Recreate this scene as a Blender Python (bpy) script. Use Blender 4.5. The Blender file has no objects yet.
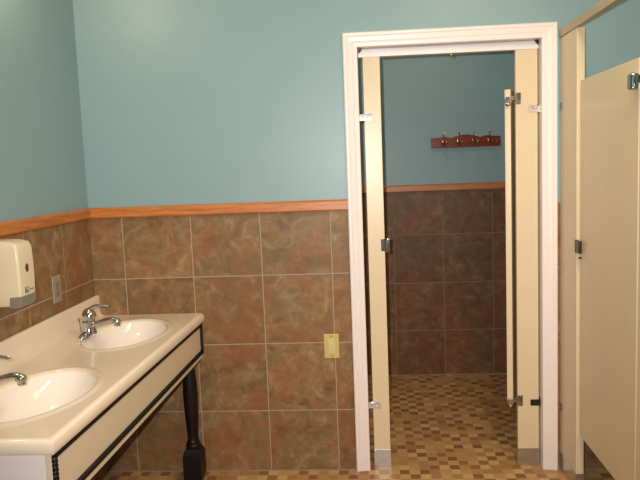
import bpy, bmesh, math, random
from mathutils import Vector, Matrix
random.seed(7)
C = bpy.context.scene.collection
PI = math.pi

# ---------------------------------------------------------------- camera
CAM = Vector((1.327, -3.1757, 1.4678))
YAW, PITCH, ROLL, FPX = -0.0710, -0.1077, -0.0384, 684.22
fw = Vector((math.sin(YAW)*math.cos(PITCH), math.cos(YAW)*math.cos(PITCH), math.sin(PITCH)))
rt = fw.cross(Vector((0, 0, 1))).normalized()
up = rt.cross(fw)
rt2 = rt*math.cos(ROLL) + up*math.sin(ROLL)
up2 = -rt*math.sin(ROLL) + up*math.cos(ROLL)
cd = bpy.data.cameras.new('camera'); cam = bpy.data.objects.new('camera', cd); C.objects.link(cam)
M = Matrix((rt2, up2, -fw)).transposed().to_4x4(); M.translation = CAM
cam.matrix_world = M
cd.sensor_width = 36; cd.lens = FPX*36/640; cd.clip_start = 0.02
bpy.context.scene.camera = cam

# ---------------------------------------------------------------- world, lights, exposure
w = bpy.data.worlds.new('world'); bpy.context.scene.world = w; w.use_nodes = True
w.node_tree.nodes['Background'].inputs[0].default_value = (1, .9, .78, 1)
w.node_tree.nodes['Background'].inputs[1].default_value = 0.0
vs = bpy.context.scene.view_settings
vs.view_transform = 'Standard'; vs.look = 'None'; vs.gamma = 1; vs.use_curve_mapping = False
vs.exposure = 0.14

def light(name, kind, loc, energy, color, aim=None, **kw):
    l = bpy.data.lights.new(name, kind); l.energy = energy; l.color = color
    for k, v in kw.items(): setattr(l, k, v)
    o = bpy.data.objects.new(name, l); C.objects.link(o); o.location = loc
    if aim is not None:
        o.rotation_euler = (Vector(aim) - Vector(loc)).to_track_quat('-Z', 'Y').to_euler()
    return o
# the camera's own flash, just left of and above the lens
light('camera_flash', 'SPOT', CAM - rt2*0.05 + up2*0.035, 205, (1.0, .965, .95), aim=(1.2, 0, 1.45),
      spot_size=math.radians(92), spot_blend=1.0, shadow_soft_size=0.012)
# ceiling fittings of the washroom and of the inner stall, warm
light('ceiling_lamp', 'AREA', (1.95, -1.9, 2.66), 25, (1.0, .81, .57), aim=(1.95, -1.9, 0), shape='RECTANGLE', size=.3, size_y=1.2)
light('ceiling_lamp', 'AREA', (2.0, -1.0, 2.66), 5, (1.0, .78, .48), aim=(2.0, -1.0, 0), shape='RECTANGLE', size=.6, size_y=.3)
light('stall_lamp', 'AREA', (1.7, .75, 2.66), 3.8, (1.0, .78, .52), aim=(1.7, .75, 0), shape='DISK', size=.3)
# lamp over the vanity mirror, on the left wall above the frame
light('vanity_lamp', 'POINT', (.11, -.80, 2.37), 7.5, (1.0, .76, .44), shadow_soft_size=.035)

# ---------------------------------------------------------------- materials
def S(r, g, b):
    f = lambda c: (c/255/12.92 if c/255 <= .04045 else ((c/255+.055)/1.055)**2.4)
    return (f(r), f(g), f(b), 1)

class NT:
    def __init__(s, name):
        s.m = bpy.data.materials.new(name); s.m.use_nodes = True
        s.t = s.m.node_tree; s.n = s.t.nodes; s.b = s.n['Principled BSDF']
    def new(s, ty, **kw):
        n = s.n.new(ty)
        for k, v in kw.items(): setattr(n, k, v)
        return n
    def link(s, a, b): s.t.links.new(a, b)
    def put(s, sock, v):
        if isinstance(v, bpy.types.NodeSocket): s.link(v, sock)
        else: sock.default_value = v
    def math(s, op, a, b=0.0, c=None):
        n = s.new('ShaderNodeMath', operation=op); s.put(n.inputs[0], a); s.put(n.inputs[1], b)
        if c is not None: s.put(n.inputs[2], c)
        return n.outputs[0]
    def mix(s, f, a, b, blend='MIX'):
        n = s.new('ShaderNodeMix', data_type='RGBA', blend_type=blend)
        s.put(n.inputs[0], f); s.put(n.inputs[6], a); s.put(n.inputs[7], b); return n.outputs[2]
    def noise(s, vec, scale, detail=3, rough=.5, dist=0):
        n = s.new('ShaderNodeTexNoise'); s.link(vec, n.inputs['Vector'])
        n.inputs['Scale'].default_value = scale; n.inputs['Detail'].default_value = detail
        n.inputs['Roughness'].default_value = rough; n.inputs['Distortion'].default_value = dist
        return n.outputs[0]
    def ramp(s, v, stops):
        n = s.new('ShaderNodeValToRGB'); e = n.color_ramp.elements
        while len(e) < len(stops): e.new(.5)
        for i, (p, c) in enumerate(stops): e[i].position = p; e[i].color = c
        s.link(v, n.inputs[0]); return n.outputs[0]
    def bump(s, h, strength=.3, dist=.002):
        n = s.new('ShaderNodeBump'); n.inputs['Strength'].default_value = strength
        n.inputs['Distance'].default_value = dist; s.link(h, n.inputs['Height'])
        s.link(n.outputs[0], s.b.inputs['Normal'])
    def pos(s): return s.new('ShaderNodeTexCoord').outputs['Object']
    def sep(s, v):
        n = s.new('ShaderNodeSeparateXYZ'); s.link(v, n.inputs[0]); return n.outputs
    def comb(s, x, y, z):
        n = s.new('ShaderNodeCombineXYZ'); s.put(n.inputs[0], x); s.put(n.inputs[1], y); s.put(n.inputs[2], z); return n.outputs[0]
    def set(s, **kw):
        for k, v in kw.items(): s.put(s.b.inputs[k.replace('_', ' ')], v)
        return s.m

def plain(name, col, rough=.5, metal=0, var=.06, scale=14, bump=0, **kw):
    t = NT(name); p = t.pos()
    n = t.noise(p, scale, 4)
    c2 = tuple(max(0, x*(1-var*2)) for x in col[:3]) + (1,)
    c = t.mix(n, col, c2)
    if bump: t.bump(t.noise(p, 220, 2), bump, .0006)
    return t.set(Base_Color=c, Roughness=rough, Metallic=metal, **kw)

TP = .331                                             # wall tile pitch
def tile_mat(name, axis, u0, v0, tone=1.0):
    t = NT(name); p = t.pos(); x, y, z = t.sep(p)
    u = t.math('DIVIDE', t.math('SUBTRACT', x if axis == 'x' else y, u0), TP)
    v = t.math('DIVIDE', t.math('SUBTRACT', z, v0), TP)
    fu, fv = t.math('FLOOR', u), t.math('FLOOR', v)
    du, dv = t.math('SUBTRACT', u, fu), t.math('SUBTRACT', v, fv)
    e = lambda d: t.math('MINIMUM', d, t.math('SUBTRACT', 1.0, d))
    edge = t.math('MINIMUM', e(du), e(dv))
    wn = t.new('ShaderNodeTexWhiteNoise', noise_dimensions='3D'); t.link(t.comb(fu, fv, 3.7), wn.inputs['Vector'])
    off = t.new('ShaderNodeVectorMath', operation='SCALE'); t.link(wn.outputs['Color'], off.inputs[0]); off.inputs['Scale'].default_value = 20
    add = t.new('ShaderNodeVectorMath', operation='ADD'); t.link(p, add.inputs[0]); t.link(off.outputs[0], add.inputs[1])
    q = add.outputs[0]
    n1 = t.noise(q, 13, 9, .70, .6); n2 = t.noise(q, 7.5, 7, .68, .3); n3 = t.noise(q, 4.5, 5, .6, .4)
    n4 = t.noise(q, 60, 5, .7)
    base = t.ramp(n1, [(.28, S(96, 70, 42)), (.42, S(130, 99, 64)), (.55, S(152, 119, 81)), (.68, S(182, 155, 120))])
    rust = t.ramp(n3, [(.46, (0, 0, 0, 1)), (.66, (.7, .7, .7, 1))])
    c = t.mix(rust, base, S(154, 96, 58))
    olive = t.ramp(n2, [(.48, (0, 0, 0, 1)), (.64, (.6, .6, .6, 1))])
    c = t.mix(olive, c, S(122, 110, 74))
    c = t.mix(t.math('MULTIPLY', n4, .35), c, S(104, 78, 54))
    vein = t.math('ABSOLUTE', t.math('SUBTRACT', t.noise(q, 2.2, 3, .55, .7), .5))
    vm = t.math('MULTIPLY', t.ramp(vein, [(.0, (.22, .22, .22, 1)), (.03, (0, 0, 0, 1))]), t.ramp(n2, [(.45, (0, 0, 0, 1)), (.6, (1, 1, 1, 1))]))
    c = t.mix(vm, c, S(196, 170, 140))
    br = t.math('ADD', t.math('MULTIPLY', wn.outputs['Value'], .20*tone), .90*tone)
    sc = t.new('ShaderNodeVectorMath', operation='SCALE'); t.link(c, sc.inputs[0]); t.link(br, sc.inputs['Scale'])
    g = t.math('LESS_THAN', edge, .0068)
    if tone < 1: sc = type('o', (), {'outputs': [t.mix(1.0, sc.outputs[0], (1.12, .92, .82, 1), 'MULTIPLY')]})  # stall dimness put into the colour: tile darkened and tinted red
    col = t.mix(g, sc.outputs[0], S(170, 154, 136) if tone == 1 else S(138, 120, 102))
    t.bump(t.math('ADD', t.math('MULTIPLY', t.math('MINIMUM', edge, .015), 60.0), t.math('MULTIPLY', n2, .35)), .35, .0015)
    rough = t.math('ADD', t.math('MULTIPLY', g, .35), .46)
    return t.set(Base_Color=col, Roughness=rough, Specular_IOR_Level=.3)

def floor_mat():
    t = NT('mosaic_floor'); p = t.pos(); x, y, z = t.sep(p); q = .0485
    u, v = t.math('DIVIDE', t.math('ADD', x, .013), q), t.math('DIVIDE', t.math('ADD', y, .006), q)
    fu, fv = t.math('FLOOR', u), t.math('FLOOR', v)
    du, dv = t.math('SUBTRACT', u, fu), t.math('SUBTRACT', v, fv)
    e = lambda d: t.math('MINIMUM', d, t.math('SUBTRACT', 1.0, d))
    edge = t.math('MINIMUM', e(du), e(dv))
    wn = t.new('ShaderNodeTexWhiteNoise', noise_dimensions='2D'); t.link(t.comb(fu, fv, 0), wn.inputs['Vector'])
    r = t.new('ShaderNodeValToRGB'); r.color_ramp.interpolation = 'CONSTANT'; el = r.color_ramp.elements
    stops = [(0, S(210, 168, 110)), (.35, S(198, 152, 98)), (.65, S(218, 182, 126)), (.88, S(184, 136, 88))]
    while len(el) < len(stops): el.new(.5)
    for i, (a, c) in enumerate(stops): el[i].position = a; el[i].color = c
    t.link(wn.outputs['Value'], r.inputs[0])
    r2 = t.new('ShaderNodeValToRGB'); r2.color_ramp.interpolation = 'CONSTANT'; el = r2.color_ramp.elements
    stops = [(0, S(146, 98, 62)), (.20, S(166, 116, 74)), (.42, S(186, 138, 90)), (.58, S(204, 160, 106)), (.80, S(156, 104, 66))]
    while len(el) < len(stops): el.new(.5)
    for i, (a, c) in enumerate(stops): el[i].position = a; el[i].color = c
    t.link(wn.outputs['Value'], r2.inputs[0])
    odd = t.math('GREATER_THAN', t.math('FLOORED_MODULO', t.math('ADD', fu, fv), 2.0), .5)
    r = type('o', (), {'outputs': [t.mix(odd, r.outputs[0], r2.outputs[0])]})
    n = t.noise(p, 45, 4, .6)
    c = t.mix(t.math('MULTIPLY', n, .35), r.outputs[0], S(120, 84, 50))
    g = t.math('LESS_THAN', edge, .035)
    c = t.mix(g, c, S(180, 150, 106))
    t.bump(t.math('ADD', t.math('MULTIPLY', t.math('MINIMUM', edge, .06), 12.0), t.math('MULTIPLY', n, .3)), .3, .001)
    return t.set(Base_Color=c, Roughness=.42, Specular_IOR_Level=.4)

def wood_mat(name, axis, a, b, rough=.38):
    t = NT(name); p = t.pos()
    mp = t.new('ShaderNodeMapping'); t.link(p, mp.inputs['Vector'])
    mp.inputs['Scale'].default_value = {'x': (3, 40, 40), 'y': (40, 3, 40)}[axis]
    n = t.noise(mp.outputs[0], 1.6, 6, .65, .8)
    c = t.ramp(n, [(.3, a), (.5, tuple((x+y)/2 for x, y in zip(a, b))), (.72, b)])
    t.bump(n, .15, .001)
    return t.set(Base_Color=c, Roughness=rough)

MT = {}
MT['paint'] = plain('teal_wall_paint', S(142, 172, 177), .38, var=.03, scale=3, bump=.25, Specular_IOR_Level=.35)
MT['ceil'] = plain('ceiling_paint', S(225, 220, 205), .8, var=.02)
MT['tile_b'] = tile_mat('brown_tile_back', 'x', .1603, .3026)
MT['tile_l'] = tile_mat('brown_tile_side', 'y', -.3043, .3026)
MT['tile_shaded'] = tile_mat('brown_tile_stall_shaded', 'x', 1.4994, .3172, .62)  # same brown tile, with the stall's shade painted into its colour
MT['floor'] = floor_mat()
MT['oak_x'] = wood_mat('oak_trim_across', 'x', S(172, 94, 38), S(212, 138, 70))
MT['oak_y'] = wood_mat('oak_trim_along', 'y', S(172, 94, 38), S(212, 138, 70))
MT['casing'] = plain('white_casing_paint', S(246, 236, 232), .35, var=.02)
MT['cream'] = plain('cream_partition_enamel', S(229, 210, 176), .33, var=.03, scale=5)
MT['rail'] = plain('brushed_aluminium', S(236, 232, 234), .42, metal=.1, var=.05)
MT['rail2'] = plain('beige_headrail', S(196, 178, 142), .45, metal=.1)
MT['chrome'] = plain('chrome', S(205, 205, 208), .12, metal=1, var=.02)
MT['satin'] = plain('satin_steel', S(196, 190, 180), .24, metal=.8, var=.08)
MT['darkmetal'] = plain('dark_metal', S(70, 62, 58), .35, metal=.7, var=.1)
MT['marble'] = plain('cultured_marble', S(245, 228, 206), .12, var=.04, scale=6)
MT['basin'] = plain('cultured_marble_bowl', S(250, 240, 230), .08, var=.02, scale=6)
MT['panel'] = plain('cream_vanity_panel', S(226, 208, 182), .4, var=.03)
MT['black'] = plain('black_lacquer', S(24, 17, 15), .45, var=.1, Specular_IOR_Level=.3)
MT['plastic'] = plain('ivory_plastic', S(234, 220, 188), .3, var=.02)
MT['grey'] = plain('grey_plastic', S(138, 132, 120), .4, var=.03)
MT['badge'] = plain('maroon_badge', S(120, 52, 48), .4)
MT['labelwhite'] = plain('label_white', S(225, 218, 200), .5)
MT['labeldark'] = plain('label_print', S(70, 64, 58), .5)
MT['almond'] = plain('almond_plastic', S(206, 190, 118), .35, var=.02)
MT['almond2'] = plain('almond_device', S(216, 202, 150), .35, var=.02)
MT['dark'] = plain('dark_slot', S(30, 26, 22), .6)
MT['plate'] = plain('grey_cover_plate', S(168, 158, 140), .4, metal=.1, var=.05)
MT['mahog'] = wood_mat('mahogany', 'x', S(100, 28, 10), S(152, 56, 24), .25)
MT['brass'] = plain('brass', S(226, 196, 138), .15, metal=1, var=.05)
MT['porcelain'] = plain('porcelain', S(240, 236, 226), .1, var=.01)
MT['grout'] = plain('grout_bead', S(150, 136, 118), .8)

# ---------------------------------------------------------------- mesh helpers
def obj(name, bm, m, parent=None, smooth=False, bevel=0, seg=2):
    bmesh.ops.recalc_face_normals(bm, faces=bm.faces)
    me = bpy.data.meshes.new(name); bm.to_mesh(me); bm.free(); me.materials.append(MT[m])
    if smooth:
        for p in me.polygons: p.use_smooth = True
    o = bpy.data.objects.new(name, me); C.objects.link(o)
    if parent: o.parent = parent
    if bevel:
        b = o.modifiers.new('bevel', 'BEVEL'); b.width = bevel; b.segments = seg; b.limit_method = 'ANGLE'
        for p in me.polygons: p.use_smooth = True
        wn = o.modifiers.new('wn', 'WEIGHTED_NORMAL'); wn.keep_sharp = False
    elif smooth:
        e = o.modifiers.new('es', 'EDGE_SPLIT'); e.split_angle = math.radians(42)
    return o
def B(): return bmesh.new()
def box(bm, x0, x1, y0, y1, z0, z1, mat=None):
    r = bmesh.ops.create_cube(bm, size=1)['verts']
    for v in r:
        v.co = Vector(((x0+x1)/2 + v.co.x*(x1-x0), (y0+y1)/2 + v.co.y*(y1-y0), (z0+z1)/2 + v.co.z*(z1-z0)))
        if mat: v.co = mat @ v.co
    return bm
def lathe(bm, prof, n=28, mat=None, cap=True):
    rings = []
    for r, z in prof:
        ring = []
        for i in range(n):
            a = 2*PI*i/n; c = Vector((r*math.cos(a), r*math.sin(a), z))
            ring.append(bm.verts.new(mat @ c if mat else c))
        rings.append(ring)
    for a, b in zip(rings, rings[1:]):
        for i in range(n): bm.faces.new((a[i], a[(i+1) % n], b[(i+1) % n], b[i]))
    if cap: bm.faces.new(rings[0][::-1]); bm.faces.new(rings[-1])
    return bm
def tube(bm, pts, rads, n=16, flat=1.0):
    """swept tube; flat squashes it across its 'up' direction"""
    pts = [Vector(p) for p in pts]; rings = []
    if not isinstance(rads, (list, tuple)): rads = [rads]*len(pts)
    ref = None
    for i, p in enumerate(pts):
        t = (pts[min(i+1, len(pts)-1)] - pts[max(i-1, 0)]).normalized()
        if ref is None:
            ref = Vector((0, 1, 0)) if abs(t.y) < .8 else Vector((1, 0, 0))
        s = (ref - t*ref.dot(t)).normalized(); u = t.cross(s); ref = s
        ring = [bm.verts.new(p + s*rads[i]*math.cos(2*PI*k/n) + u*rads[i]*flat*math.sin(2*PI*k/n)) for k in range(n)]
        rings.append(ring)
    for a, b in zip(rings, rings[1:]):
        for i in range(n): bm.faces.new((a[i], a[(i+1) % n], b[(i+1) % n], b[i]))
    bm.faces.new(rings[0][::-1]); bm.faces.new(rings[-1]); return bm
def smooth_path(pts, k=6):
    pts = [Vector(p) for p in pts]; out = []
    P = [pts[0]] + pts + [pts[-1]]
    for i in range(1, len(P)-2):
        for j in range(k):
            t = j/k; a, b, c, d = P[i-1:i+3]
            out.append(.5*((2*b) + (c-a)*t + (2*a-5*b+4*c-d)*t*t + (-a+3*b-3*c+d)*t**3))
    return out + [pts[-1]]
def ball(bm, c, r, sc=(1, 1, 1), seg=20):
    m = Matrix.Translation(Vector(c)) @ Matrix.Diagonal((r*sc[0], r*sc[1], r*sc[2], 1))
    bmesh.ops.create_uvsphere(bm, u_segments=seg, v_segments=seg//2+2, radius=1, matrix=m); return bm
def cyl(bm, a, b, r, n=20):
    a, b = Vector(a), Vector(b); d = b-a
    m = Matrix.Translation(a) @ d.to_track_quat('Z', 'Y').to_matrix().to_4x4()
    return lathe(bm, [(r, 0), (r, d.length)], n, m)
def prism(bm, pts, y0, y1, mat=None):
    """outline in x,z extruded along y"""
    T = lambda c: mat @ c if mat else c
    a = [bm.verts.new(T(Vector((x, y0, z)))) for x, z in pts]; b = [bm.verts.new(T(Vector((x, y1, z)))) for x, z in pts]
    bm.faces.new(a); bm.faces.new(b[::-1]); n = len(pts)
    for i in range(n): bm.faces.new((a[i], b[i], b[(i+1) % n], a[(i+1) % n]))
    return bm
def thing(name, label, cat, loc=(0, 0, 0), group=None):
    o = bpy.data.objects.new(name, None); C.objects.link(o); o.location = loc; o.empty_display_size = .05
    o['label'] = label; o['category'] = cat
    if group: o['group'] = group
    return o
def struct(name, bm, m, label, parent=None, **kw):
    o = obj(name, bm, m, parent, **kw)
    if parent is None: o['kind'] = 'structure'; o['label'] = label; 
    return o
def dup(root, loc, label):
    r = root.copy(); C.objects.link(r); r.location = loc; r['label'] = label
    for ch in list(root.children):
        c = ch.copy(); C.objects.link(c); c.parent = r
        for g in list(ch.children):
            d = g.copy(); C.objects.link(d); d.parent = c
    return r

# ---------------------------------------------------------------- room
XFW = 2.236
RX, RY, RZ = 3.7, -4.4, 2.72                          # washroom extents
SX0, SX1, SY0, SY1 = .95, 2.75, .12, 1.475            # inner stall
CI, CO, DI, DO, ZI, ZT = 1.3027, 1.2379, 2.1187, 2.1867, 1.9941, 2.059
TB, TT = 1.2612, 1.3103
struct('floor', box(B(), -.15, RX+.1, RY-.1, SY1+.1, -.1, 0), 'floor', 'tan and brown mosaic tile floor')
struct('ceiling', box(B(), -.15, RX+.1, RY-.1, SY1+.1, RZ, RZ+.1), 'ceil', 'plain pale ceiling')
bm = B()
box(bm, -.15, CI-.012, 0, SY0, 0, RZ); box(bm, DI+.012, RX+.1, 0, SY0, 0, RZ); box(bm, CI-.012, DI+.012, 0, SY0, ZI+.012, RZ)
struct('wall_back', bm, 'paint', 'teal painted back wall with the cased doorway')
struct('wall_left', box(B(), -.15, 0, RY-.1, 0, 0, RZ), 'paint', 'teal painted wall behind the vanity')
struct('wall_right', box(B(), RX, RX+.1, RY-.1, 0, 0, RZ), 'paint', 'teal painted wall beyond the right stall')
struct('wall_front', box(B(), 0, RX, RY-.1, RY, 0, RZ), 'paint', 'teal painted wall opposite the doorway')
struct('wall_stall_back', box(B(), SX0-.1, SX1+.1, SY1, SY1+.1, 0, RZ), 'paint', 'teal wall at the back of the inner stall')
struct('wall_stall_left', box(B(), SX0-.1, SX0, SY0, SY1, 0, RZ), 'paint', 'teal left wall of the inner stall')
struct('wall_stall_right', box(B(), SX1, SX1+.1, SY0, SY1, 0, RZ), 'paint', 'teal right wall of the inner stall')
# tiled lower walls (8 mm proud inside the painted wall plane)
bm = B(); box(bm, 0, CO+.01, -.0015, .004, 0, TB); box(bm, DO-.01, RX, -.0015, .004, 0, TB)
struct('wall_back_tiled', bm, 'tile_b', 'brown slate-look tiles on the lower back wall')
struct('wall_left_tiled', box(B(), -.004, .0015, RY, 0, 0, TB), 'tile_l', 'brown slate-look tiles on the lower left wall')
struct('wall_stall_back_tiled', box(B(), SX0, SX1, SY1-.0015, SY1+.004, 0, 1.272), 'tile_shaded', 'brown tiles low on the stall back wall')
bm = B(); box(bm, SX0-.004, SX0+.0015, SY0, SY1, 0, 1.272)
struct('wall_stall_left_tiled', bm, 'tile_l', 'brown tiles low on the stall left wall')
bm = B(); box(bm, SX1-.0015, SX1+.004, SY0, SY1, 0, 1.272)
struct('wall_stall_right_tiled', bm, 'tile_l', 'brown tiles low on the stall right wall')
# oak chair rail
def rail_bm(x0, x1, zb=TB, zt=TT, y=0.0):
    pr = [(0, zb), (-.014, zb), (-.018, zb+.005), (-.018, zt-.010), (-.015, zt-.003), (-.010, zt), (0, zt)]
    bm = B(); a = [bm.verts.new((x0, y+p, z)) for p, z in pr]; b = [bm.verts.new((x1, y+p, z)) for p, z in pr]
    bm.faces.new(a); bm.faces.new(b[::-1])
    for i in range(len(pr)): j = (i+1) % len(pr); bm.faces.new((a[i], b[i], b[j], a[j]))
    return bm
struct('trim_1', rail_bm(.0, CO+.001), 'oak_x', 'orange oak chair rail on the back wall')
bm = rail_bm(0, -RY)
for v in bm.verts: v.co = Vector((-v.co.y, v.co.x+RY, v.co.z))
struct('trim_2', bm, 'oak_y', 'orange oak chair rail on the left wall')
struct('trim_3', rail_bm(SX0, SX1, 1.272, 1.3175, SY1), 'oak_x', 'orange oak chair rail inside the stall')
struct('trim_4', rail_bm(XFW, RX), 'oak_x', 'oak chair rail right of the doorway')
# grout bead along the floor
struct('baseboard_back', box(B(), 0, CO+.002, -.005, 0, 0, .005), 'grout', 'pale grout bead where back wall meets floor')
struct('baseboard_stall', box(B(), SX0, SX1, SY1-.005, SY1, 0, .006), 'grout', 'pale grout bead at the foot of the stall wall')

# ---------------------------------------------------------------- doorway casing
door = bpy.data.objects.new('door_1', None); C.objects.link(door); door['kind'] = 'structure'
door['label'] = 'open doorway framed by white moulded casing'
prof = [(-.0, .0), (0, -.010), (.003, -.012), (.016, -.0135), (.020, -.0125), (.026, -.0155), (.042, -.018), (.046, -.0165), (.050, -.020),
        (.060, -.021), (.064, -.018), (.0655, -.014), (.0655, .0)]
bm = B(); loops = []
for o_, d in prof:
    k = .0665/.0655
    loops.append([bm.verts.new(c) for c in ((CI-o_*k*.99, d, 0), (CI-o_*k*.99, d, ZI+o_*.99), (DI+o_*1.037, d, ZI+o_*.99), (DI+o_*1.037, d, 0))])
for a, b in zip(loops, loops[1:]):
    for i in range(3): bm.faces.new((a[i], a[i+1], b[i+1], b[i]))
bm.faces.new([l[0] for l in loops]); bm.faces.new([l[3] for l in loops][::-1])
obj('casing', bm, 'casing', door)
bm = B()
box(bm, CI-.012, CI, -.001, SY0+.001, 0, ZI+.012); box(bm, DI, DI+.012, -.001, SY0+.001, 0, ZI+.012); box(bm, CI, DI, -.001, SY0+.001, ZI, ZI+.012)
obj('jamb', bm, 'casing', door)

# ---------------------------------------------------------------- partition hardware
def screw(bm, c, n, r=.0035):
    c, n = Vector(c), Vector(n).normalized()
    m = Matrix.Translation(c) @ n.to_track_quat('Z', 'Y').to_matrix().to_4x4()
    return lathe(bm, [(r, -.001), (r, .0008), (r*.7, .0018)], 12, m)
def bracket(x0, x1, y, z, m, parent, side):
    """stirrup bracket along x on a panel face (y), flange against the jamb at side"""
    bm = B(); box(bm, x0, x1, y-.003, y, z-.015, z+.015)
    fx = x0 if side < 0 else x1
    box(bm, fx-.0015, fx+.0015, y-.003, y+.028, z-.019, z+.019)
    for q in (.25, .6): screw(bm, (x0+(x1-x0)*(1-q if side > 0 else q)*1.0, y-.003, z), (0, -1, 0))
    return obj('bracket', bm, m, parent, bevel=.0008)
# ---- inner stall front, standing in the doorway
YF = .035; TH = .028
p1 = thing('toilet_partition', 'cream stall front standing in the white cased doorway, its door swung inward', 'stall partition', (1.71, YF+TH/2, 0))
def P1(o): o.location = o.location - p1.location; return o
def pilaster(x0, x1, zt, parent, shoem):
    o = P1(obj('pilaster', box(B(), x0, x1, YF, YF+TH, .075, zt), 'cream', p1, bevel=.002))
    s = B(); box(s, x0-.002, x1+.002, YF-.002, YF+TH+.002, 0, .086)
    sh = obj('shoe', s, shoem, o, bevel=.0015); sh['label'] = 'brushed steel floor shoe'
    return o
pl = pilaster(1.325, 1.4035, 1.962, p1, 'satin')
pr = pilaster(2.013, 2.111, 1.962, p1, 'satin')
for z in (1.683, .309):
    bracket(CI+.001, 1.362, YF, z, 'chrome', pl, -1)
bracket(2.072, DI-.001, YF, 1.689, 'satin', pr, 1)
bracket(2.072, DI-.001, YF, .312, 'darkmetal', pr, 1)
# keeper of the latch on the left pilaster
bm = B(); box(bm, 1.386, 1.4035, YF-.003, YF, 1.058, 1.115); box(bm, 1.4035, 1.407, YF-.003, YF+TH, 1.058, 1.115)
for z in (1.07, 1.103): screw(bm, (1.394, YF-.003, z), (0, -1, 0), .004)
k = obj('latch_keeper', bm, 'darkmetal', pl, bevel=.001); k['label'] = 'dark metal latch keeper'
bm = B(); box(bm, 1.4075, 1.426, YF-.004, YF+.012, 1.052, 1.108); cyl(bm, (1.412, YF+.002, 1.113), (1.428, YF+.002, 1.113), .008)
k = obj('bumper', bm, 'chrome', pl, bevel=.002)
# headrail with its end brackets
bm = B(); prism(bm, [(0, 0), (.036, 0), (.036, .034), (.030, .039), (.006, .039), (0, .034)], CI+.003, DI-.003)
for v in bm.verts: v.co = Vector((v.co.y, YF-.004+v.co.x, 1.954+v.co.z))
hr = P1(obj('headrail', bm, 'rail', p1, bevel=.0015)); hr['label'] = 'brushed aluminium headrail'
for x, s in ((CI+.004, 1), (DI-.004, -1)):
    bm = B(); prism(bm, [(x, 1.9925), (x+s*.017, 1.9925), (x+s*.015, 1.984), (x+s*.008, 1.975), (x, 1.972)], YF-.009, YF-.0045)
    screw(bm, (x+s*.008, YF-.009, 1.985), (0, -1, 0), .004)
    obj('rail_bracket', bm, 'darkmetal', hr)
bm = B(); ball(bm, (1.728, YF+.01, 1.949), .007); cyl(bm, (1.728, YF+.01, 1.956), (1.728, YF+.01, 1.938), .003)
obj('door_stop', bm, 'brass', hr, smooth=True)
# the open door, hinged on the right pilaster
A = math.radians(17.5)
HM = Matrix.Translation((1.980, .050, 0)) @ Matrix.Rotation(-A, 4, 'Z')       # local +y runs away from the hinge
dr = P1(obj('door', box(B(), -.0135, .0135, 0, .58, .305, 1.782, HM), 'cream', p1, bevel=.002))
def hinge(zc, top):
    bm = B(); s = 1 if top else -1
    box(bm, 2.013, 2.036, YF-.003, YF, zc-.026, zc+.026)
    box(bm, 1.985, 2.013, YF-.004, YF+.006, zc-.006, zc+.010)
    box(bm, 1.966, 1.994, .030, .0495, zc-.018, zc-.002)
    cyl(bm, (1.978, .036, zc-.020), (1.978, .036, zc+.008), .010)
    ball(bm, (1.978, .036, zc-.024), .011)
    for z in (-.017, .017): screw(bm, (2.026, YF-.003, zc+z), (0, -1, 0), .004)
    o = obj('hinge', bm, 'chrome', dr, bevel=.001); o['label'] = 'chrome pivot hinge'
hinge(1.738, True); hinge(.322, False)

# ---- stall on the right, its front facing the vanity
XF = 2.2
p2 = thing('toilet_partition', 'cream stall front at the right edge with closed door, running toward the viewer', 'stall partition', (XF+.017, -.6, 0))
def P2(o): o.location = o.location - p2.location; return o
def pil2(y0, y1):
    o = P2(obj('pilaster', box(B(), XF, XF+.034, y0, y1, .075, 1.99), 'cream', p2, bevel=.003))
    sh = obj('shoe', box(B(), XF-.002, XF+.036, y0-.002, y1+(.002 if y1 < -.01 else 0), 0, .088), 'satin', o, bevel=.0015); sh['label'] = 'brushed steel floor shoe'
    return o
pa = pil2(-.247, -.003); pb = pil2(-1.32, -.905)
bm = B(); prism(bm, [(-.005, 0), (.016, 0), (.016, .034), (.012, .038), (0, .038), (-.005, .034)], -1.30, -.003)
for v in bm.verts: v.co = Vector((XF+v.co.x, v.co.y, 1.991+v.co.z))
h2 = P2(obj('headrail', bm, 'rail2', p2, bevel=.0015)); h2['label'] = 'beige metal headrail'
d2 = P2(obj('door', box(B(), XF+.011, XF+.034, -.868, -.262, .270, 1.775), 'cream', p2, bevel=.002))
bm = B(); box(bm, XF-.003, XF, -.2465, -.232, 1.062, 1.118); box(bm, XF-.003, XF+.010, -.251, -.2475, 1.062, 1.118); box(bm, XF-.004, XF+.009, -.290, -.2515, 1.064, 1.116)
k = obj('latch_keeper', bm, 'darkmetal', pa, bevel=.002)
bm = B(); cyl(bm, (XF-.002, -.286, 1.046), (XF+.009, -.286, 1.046), .004); obj('bumper', bm, 'darkmetal', pa)
for zc in (1.702, .285):
    bm = B(); cyl(bm, (XF-.006, -.862, zc-.022), (XF-.006, -.862, zc+.018), .017); ball(bm, (XF-.006, -.862, zc-.022), .017, (1, 1, .5)); ball(bm, (XF-.006, -.862, zc+.018), .017, (1, 1, .5))
    box(bm, XF-.008, XF-.0005, -.945, -.872, zc-.012, zc+.012); box(bm, XF+.002, XF+.0105, -.866, -.838, zc-.024, zc+.024)
    o = obj('hinge', bm, 'chrome', d2, smooth=True); o['label'] = 'chrome pivot hinge'
# wall brackets between the first pilaster and the wall
for z in (1.69, .31):
    bm = B(); box(bm, XF-.004, XF-.0005, -.045, -.004, z-.015, z+.015); screw(bm, (XF-.004, -.03, z), (-1, 0, 0), .005)
    obj('bracket', bm, 'chrome', pa, bevel=.0008)

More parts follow.
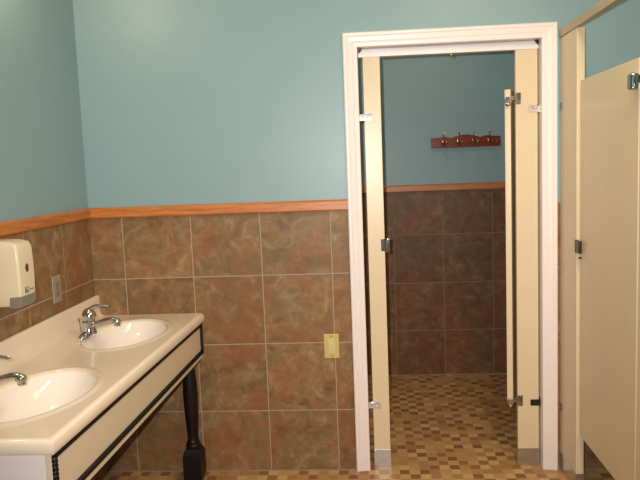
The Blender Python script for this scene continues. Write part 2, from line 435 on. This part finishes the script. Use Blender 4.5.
# ---------------------------------------------------------------- vanity
VX, VY, VZ = .531, -1.527, .789
van = thing('vanity', 'cream double sink vanity with black rope trim and turned black legs against the left wall', 'vanity', (0, 0, 0))
def topmesh():
    bm = B(); cx = .285; ax, ay = .163, .246; hs = VY/2; ins = .022
    basins = []
    X0, X1 = .0, VX-ins
    outer_pts = {}
    def V(co):
        k = (round(co[0], 5), round(co[1], 5), round(co[2], 5))
        if k not in outer_pts: outer_pts[k] = bm.verts.new(co)
        return outer_pts[k]
    for s in (0, 1):
        y1 = 0 if s == 0 else hs; y0 = hs if s == 0 else VY+ins
        cy = (-.383, -1.150)[s]
        angs = sorted([2*PI*i/72 for i in range(72)] + [math.atan2(yy-cy, xx-cx) % (2*PI) for xx in (X0, X1) for yy in (y0, y1)])
        rings = []
        rr = [(1.0, -.004), (1.02, .001), (1.05, .0045), (1.09, .005), (1.13, .003), (1.17, .0006), (1.20, 0)]
        for r, dz in rr: rings.append([V((cx+ax*r*math.cos(a), cy+ay*r*math.sin(a), VZ+dz)) for a in angs])
        def hit(a):
            dx, dy = ax*math.cos(a), ay*math.sin(a)
            if a in corner: return corner[a]
            t = min([(X1-cx)/dx if dx > 1e-9 else ((X0-cx)/dx if dx < -1e-9 else 9e9), (y1-cy)/dy if dy > 1e-9 else ((y0-cy)/dy if dy < -1e-9 else 9e9)])
            return (cx+dx*t, cy+dy*t)
        corner = {}
        # parametric angles of the corners
        angs2 = []
        cor = [math.atan2((yy-cy)/ay, (xx-cx)/ax) % (2*PI) for xx in (X0, X1) for yy in (y0, y1)]
        bm_del = rings; 
        for ring in rings:
            for v in ring: pass
        return_angles = sorted([2*PI*i/72 for i in range(72)] + cor)
        # rebuild with the right angles
        for v in [v for v in bm.verts if not v.link_faces]:
            for k in [k for k, q in outer_pts.items() if q == v]: outer_pts.pop(k)
            bm.verts.remove(v)
        angs = return_angles
        rings = [[V((cx+ax*r*math.cos(a), cy+ay*r*math.sin(a), VZ+dz)) for a in angs] for r, dz in rr]
        rings.append([V((*hit(a), VZ)) for a in angs])
        n = len(angs)
        for a, b in zip(rings, rings[1:]):
            for i in range(n):
                vs_ = [a[i], a[(i+1) % n], b[(i+1) % n], b[i]]
                u = []
                for v in vs_:
                    if v not in u: u.append(v)
                if len(u) > 2:
                    try: bm.faces.new(u)
                    except ValueError: pass
        # bowl, a mesh of its own
        bb = B(); rg = []
        for j in range(0, 19):
            t = j/18
            r = 1.0-t*.90
            d = -.004-.128*(1-(r**2.6))**.8 if r < 1 else -.004
            rg.append([bb.verts.new((cx-.01*t+ax*r*math.cos(2*PI*i/64), cy+ay*r*math.sin(2*PI*i/64), VZ+d)) for i in range(64)])
        for a, b in zip(rg, rg[1:]):
            for i in range(64): bb.faces.new((a[i], a[(i+1) % 64], b[(i+1) % 64], b[i]))
        bb.faces.new(rg[-1])
        basins.append((bb, cx-.01, cy))
    # rolled edge along front and near end, and far end against the wall
    prof = [(0, 0), (.007, -.0008), (.013, -.0035), (.018, -.008), (.021, -.014), (.022, -.021), (.022, -.034), (.019, -.039), (-.03, -.039)]
    lp = []
    for o_, d in prof:
        lp.append([V((x, y, VZ+d)) for x, y in ((X1+o_, 0), (X1+o_, VY+ins-o_), (0, VY+ins-o_))])
    for a, b in zip(lp, lp[1:]):
        for i in range(2): bm.faces.new((a[i], a[i+1], b[i+1], b[i]))
    return bm, basins
bm, basins = topmesh()
ct = obj('countertop', bm, 'marble', van, smooth=True)
for bb, cx, cy in basins:
    b_ = obj('basin', bb, 'basin', van, smooth=True)
    for p in b_.data.polygons: pass
    b_.modifiers.clear()
    d = B(); lathe(d, [(.022, -.001), (.022, .003), (.018, .0045), (.013, .002)], 24, Matrix.Translation((cx, cy, VZ-.132)))
    obj('drain', d, 'chrome', b_, smooth=True)
# coved backsplash
pf = [(.0025, VZ-.039), (.0025, .884), (.006, .8885), (.014, .889), (.020, .886), (.0225, .880), (.0235, .815), (.027, .800), (.036, .792), (.050, VZ+.0006), (.050, VZ-.002)]
bm = B(); a = [bm.verts.new((x, -.003, z)) for x, z in pf]; b = [bm.verts.new((x, VY+.004, z)) for x, z in pf]
bm.faces.new(a); bm.faces.new(b[::-1])
for i in range(len(pf)): j = (i+1) % len(pf); bm.faces.new((a[i], b[i], b[j], a[j]))
obj('backsplash', bm, 'marble', van, smooth=True)
# apron boards
AX = .511; AY = -1.508
bm = B(); box(bm, AX-.018, AX, AY, -.003, .571, VZ-.0395)
obj('front_apron', bm, 'panel', van, bevel=.0015)
bm = B(); box(bm, .003, AX-.0185, AY, AY+.018, .574, VZ-.0395)
o = obj('side_apron', bm, 'casing', van, bevel=.0015); o['label'] = 'white end panel'
def rope(a, b, r=.0092, pitch=.024):
    a, b = Vector(a), Vector(b); L = (b-a).length; t = (b-a)/L; n = 14; N = int(L/(pitch/7)); bm = B(); rings = []
    s = t.orthogonal().normalized(); u = t.cross(s)
    for i in range(N+1):
        p = a+t*(L*i/N); ph = 2*PI*(L*i/N)/pitch; ring = []
        for k in range(n):
            q = 2*PI*k/n; rad = r*(.66+.44*abs(math.sin((q-ph)*1.0)))
            ring.append(bm.verts.new(p+(s*math.cos(q)+u*math.sin(q))*rad))
        rings.append(ring)
    for c, d in zip(rings, rings[1:]):
        for i in range(n): bm.faces.new((c[i], c[(i+1) % n], d[(i+1) % n], d[i]))
    bm.faces.new(rings[0]); bm.faces.new(rings[-1][::-1]); return bm
rx = AX+.003
for a, b in (((rx, AY+.008, VZ-.052), (rx, -.012, VZ-.052)), ((rx, AY+.008, .604), (rx, -.012, .604)),
             ((rx, AY+.010, .596), (rx, AY+.010, VZ-.052)), ((rx, -.014, .596), (rx, -.014, VZ-.052))):
    obj('rope_moulding', rope(a, b), 'black', van, smooth=True)
obj('lower_rail', box(B(), AX-.05, AX-.004, AY+.02, -.01, .562, .571), 'black', van)
def leg(x, y):
    bm = B(); h = .043
    # square foot block with chamfered shoulders and foot
    lv = [(.034, 0), (h, .03), (h, .135), (.037, .158), (.030, .168)]; rs = []
    for q, z in lv: rs.append([bm.verts.new((x+sx*q, y+sy*q, z)) for sx, sy in ((-1, -1), (1, -1), (1, 1), (-1, 1))])
    for a, b in zip(rs, rs[1:]):
        for i in range(4): bm.faces.new((a[i], a[(i+1) % 4], b[(i+1) % 4], b[i]))
    bm.faces.new(rs[0]); bm.faces.new(rs[-1])
    pr_ = [(.024, .160), (.033, .170), (.036, .178), (.033, .187), (.026, .191), (.029, .196), (.027, .203), (.0245, .208), (.026, .24), (.030, .30), (.0335, .37), (.0345, .42), (.033, .47), (.028, .53), (.0245, .575)]
    lathe(bm, pr_, 32, Matrix.Translation((x, y, 0)))
    box(bm, x-.03, x+.03, y-.03, y+.03, .573, VZ-.04)
    obj('leg', bm, 'black', van, bevel=0, smooth=True)
leg(.472, -.105); leg(.455, -1.43)
# the vanity stands a little out of square: its front draws in toward the near end
done = set()
def taper(o):
    for ch in o.children:
        if ch.data and ch.data.name not in done:
            done.add(ch.data.name)
            for v in ch.data.vertices: v.co.x *= 1+.060*v.co.y/1.527
        taper(ch)
taper(van)

# ---------------------------------------------------------------- faucets
fa = thing('faucet', 'chrome single lever faucet behind the far sink basin', 'faucet', (.128, -.41, VZ+.0005), 'chrome faucets on the vanity')
bm = B()
# base plate, long along the wall
N_ = 40; lay = []
for f, z in ((1, 0), (1, .008), (.93, .014), (.70, .020), (.50, .024)):
    lay.append([bm.verts.new((.027*f*math.cos(2*PI*i/N_), .078*f*math.copysign(abs(math.sin(2*PI*i/N_))**.8, math.sin(2*PI*i/N_)), z)) for i in range(N_)])
for a, b in zip(lay, lay[1:]):
    for i in range(N_): bm.faces.new((a[i], a[(i+1) % N_], b[(i+1) % N_], b[i]))
bm.faces.new(lay[0]); bm.faces.new(lay[-1])
obj('base_plate', bm, 'chrome', fa, smooth=True)
bm = B(); lathe(bm, mat=Matrix.Translation((.008, 0, 0)), n=32, prof=[(.033, .012), (.031, .02), (.027, .03), (.025, .052), (.0275, .058), (.0275, .063), (.023, .067)])
obj('body', bm, 'chrome', fa, smooth=True)
bm = B(); tube(bm, smooth_path([(.008, 0, .040), (.045, 0, .052), (.085, 0, .064), (.112, 0, .069), (.128, 0, .065), (.134, 0, .056)], 6),
               [.0185-.00018*i for i in range(31)], 18, .72)
sp = obj('spout', bm, 'chrome', fa, smooth=True)
bm = B(); ball(bm, (.130, 0, .060), .0175, (1, 1, .9)); cyl(bm, (.131, 0, .055), (.132, 0, .042), .0130); obj('aerator', bm, 'chrome', sp, smooth=True)
bm = B(); lathe(bm, mat=Matrix.Translation((.012, 0, 0)), n=32, prof=[(.025, .0675), (.0300, .076), (.0300, .090), (.026, .102), (.017, .111), (.005, .115)])
tube(bm, smooth_path([(.002, 0, .098), (.02, 0, .116), (.042, 0, .128), (.072, 0, .130), (.100, 0, .126)], 6),
     [.022, .0215, .0205, .0190, .0170, .012, .0115, .011, .0105, .010, .0095, .009, .0085, .0082, .008, .0078, .0076, .0074, .0072, .007, .007, .007, .007, .0068, .006], 16, .78)
obj('lever_handle', bm, 'chrome', fa, smooth=True)
bm = B(); cyl(bm, (-.026, 0, .008), (-.033, 0, .066), .0034); ball(bm, (-.0335, 0, .070), .0072)
obj('drain_rod', bm, 'chrome', fa, smooth=True)
dup(fa, (.112, -1.185, VZ+.0005), 'chrome single lever faucet at the left photo edge, behind the near sink basin')

# ---------------------------------------------------------------- soap dispenser
sd = thing('soap_dispenser', 'ivory plastic soap dispenser with grey push bar on the tiled left wall', 'soap dispenser', (.0015, -.855, 1.02))
def rbox_loft(secs, m, name, parent):
    """sections (z, x1, halfwidth, radius) lofted up the wall"""
    bm = B(); rs = []
    for z, x1, hw, r in secs:
        pts = [(0, -hw)]
        for a in range(0, 91, 15): pts.append((x1-r+r*math.sin(math.radians(a)), -hw+r-r*math.cos(math.radians(a))))
        for a in range(0, 91, 15): pts.append((x1-r+r*math.cos(math.radians(a)), hw-r+r*math.sin(math.radians(a))))
        pts.append((0, hw)); rs.append([bm.verts.new((x, y, z)) for x, y in pts])
    n = len(rs[0])
    for a, b in zip(rs, rs[1:]):
        for i in range(n): bm.faces.new((a[i], a[(i+1) % n], b[(i+1) % n], b[i]))
    bm.faces.new(rs[0]); bm.faces.new(rs[-1][::-1])
    return obj(name, bm, m, parent, smooth=True)
rbox_loft([(.0, .085, .050, .010), (.004, .108, .054, .010), (.038, .116, .056, .010), (.080, .118, .057, .010), (.150, .118, .057, .009), (.205, .115, .057, .010),
           (.220, .108, .054, .012), (.227, .090, .048, .018), (.230, .065, .040, .018)], 'plastic', 'body', sd)
bm = B(); prism(bm, [(.072, -.006), (.106, -.006), (.1145, .004), (.1175, .034), (.111, .036), (.076, .034)], -.0575, .0565)
pb_ = obj('push_bar', bm, 'grey', sd, bevel=.004, seg=3); pb_['label'] = 'grey push bar'
bm = B(); cyl(bm, (.114, .0, .130), (.1185, .0, .130), .014, 28)
for v in bm.verts: v.co.z = .130+(v.co.z-.130)*1.1; v.co.y = v.co.y*.85
o = obj('badge', bm, 'badge', sd); o['label'] = 'maroon oval badge'
bm = B(); box(bm, .1170, .1190, -.030, -.002, .042, .066); lb = obj('label_sticker', bm, 'labelwhite', sd)
bm = B()
for r in range(3):
    for c in range(3):
        if (r+c) % 4 != 3: box(bm, .1188, .1194, -.028+c*.009, -.021+c*.009, .044+r*.0075, .050+r*.0075)
box(bm, .1172, .1186, .006, .036, .050, .0525)
o = obj('printed_marks', bm, 'labeldark', lb)

# ---------------------------------------------------------------- wall plates
op = thing('light_switch', 'almond wall plate with one device on brown tiles left of the doorway', 'switch', (1.137, -.0015, .616))
bm = B(); box(bm, -.036, .036, -.006, 0, -.059, .059); obj('cover_plate', bm, 'almond', op, bevel=.003, seg=3)
bm = B(); box(bm, -.0165, .0165, -.009, -.0055, -.034, .034); dv = obj('rocker', bm, 'almond2', op, bevel=.0015)
bm = B(); box(bm, -.011, .011, -.0115, -.009, -.013, .013); obj('button', bm, 'almond2', dv, bevel=.001)
for z in (-.048, .048): obj('screw', screw(B(), (0, -.006, z), (0, -1, 0), .003), 'darkmetal', op)
gp = thing('outlet', 'grey metal outlet plate on the tiled left wall behind the far faucet', 'outlet', (.0015, -.400, .993))
bm = B(); box(bm, 0, .006, -.037, .037, -.058, .058); obj('cover_plate', bm, 'plate', gp, bevel=.003, seg=3)
bm = B(); box(bm, .0055, .0085, -.0165, .0165, -.034, .034); rc = obj('receptacle', bm, 'grey', gp, bevel=.001)
for z in (-.02, .018):
    for y in (-.006, .006): obj('slot', box(B(), .0083, .009, y-.001, y+.001, z-.004, z+.004), 'dark', rc)

# ---------------------------------------------------------------- coat hook rack in the stall
hk = thing('coat_rack', 'dark red wooden coat rack with four brass double hooks on the stall wall', 'coat rack', (1.99, SY1, 1.592))
W = .228; pts = [(-W, -.037), (W, -.037)]
top = []
for i in range(61):
    x = W-2*W*i/60; s = abs(x)/W
    z = .030 + .016*math.exp(-(x/.075)**2) + .006*math.exp(-((abs(x)-.145)/.03)**2) - .006*math.exp(-((abs(x)-.095)/.02)**2)
    if s > .93: z = .030 + .0*s
    top.append((x, z))
pts += top
bm = B(); prism(bm, pts, -.018, -.0005); obj('board', bm, 'mahog', hk, bevel=.002)
for xi in (-.149, -.050, .050, .150):
    bm = B(); ball(bm, (xi, -.020, .0), .013, (1, .45, 1.5))
    tube(bm, smooth_path([(xi, -.022, .008), (xi, -.040, .016), (xi+.001, -.052, .032), (xi+.002, -.056, .046), (xi+.002, -.054, .054)], 5), [.0042]*21, 10)
    tube(bm, smooth_path([(xi, -.022, -.010), (xi+.004, -.036, -.024), (xi+.014, -.054, -.024), (xi+.020, -.062, -.006)], 5), [.0050]*16, 10)
    ball(bm, (xi+.002, -.054, .057), .0065)
    h_ = obj('hook', bm, 'brass', hk, smooth=True)
    bm = B(); ball(bm, (xi+.020, -.062, -.002), .0075); ball(bm, (xi-.003, -.034, .002), .011)
    obj('hook_knob', bm, 'brass', h_, smooth=True)
for x in (-.205, .205):
    bm = B(); ball(bm, (x, -.018, -.005), .006, (1, .6, 1)); obj('screw_cap', bm, 'brass', hk, smooth=True)
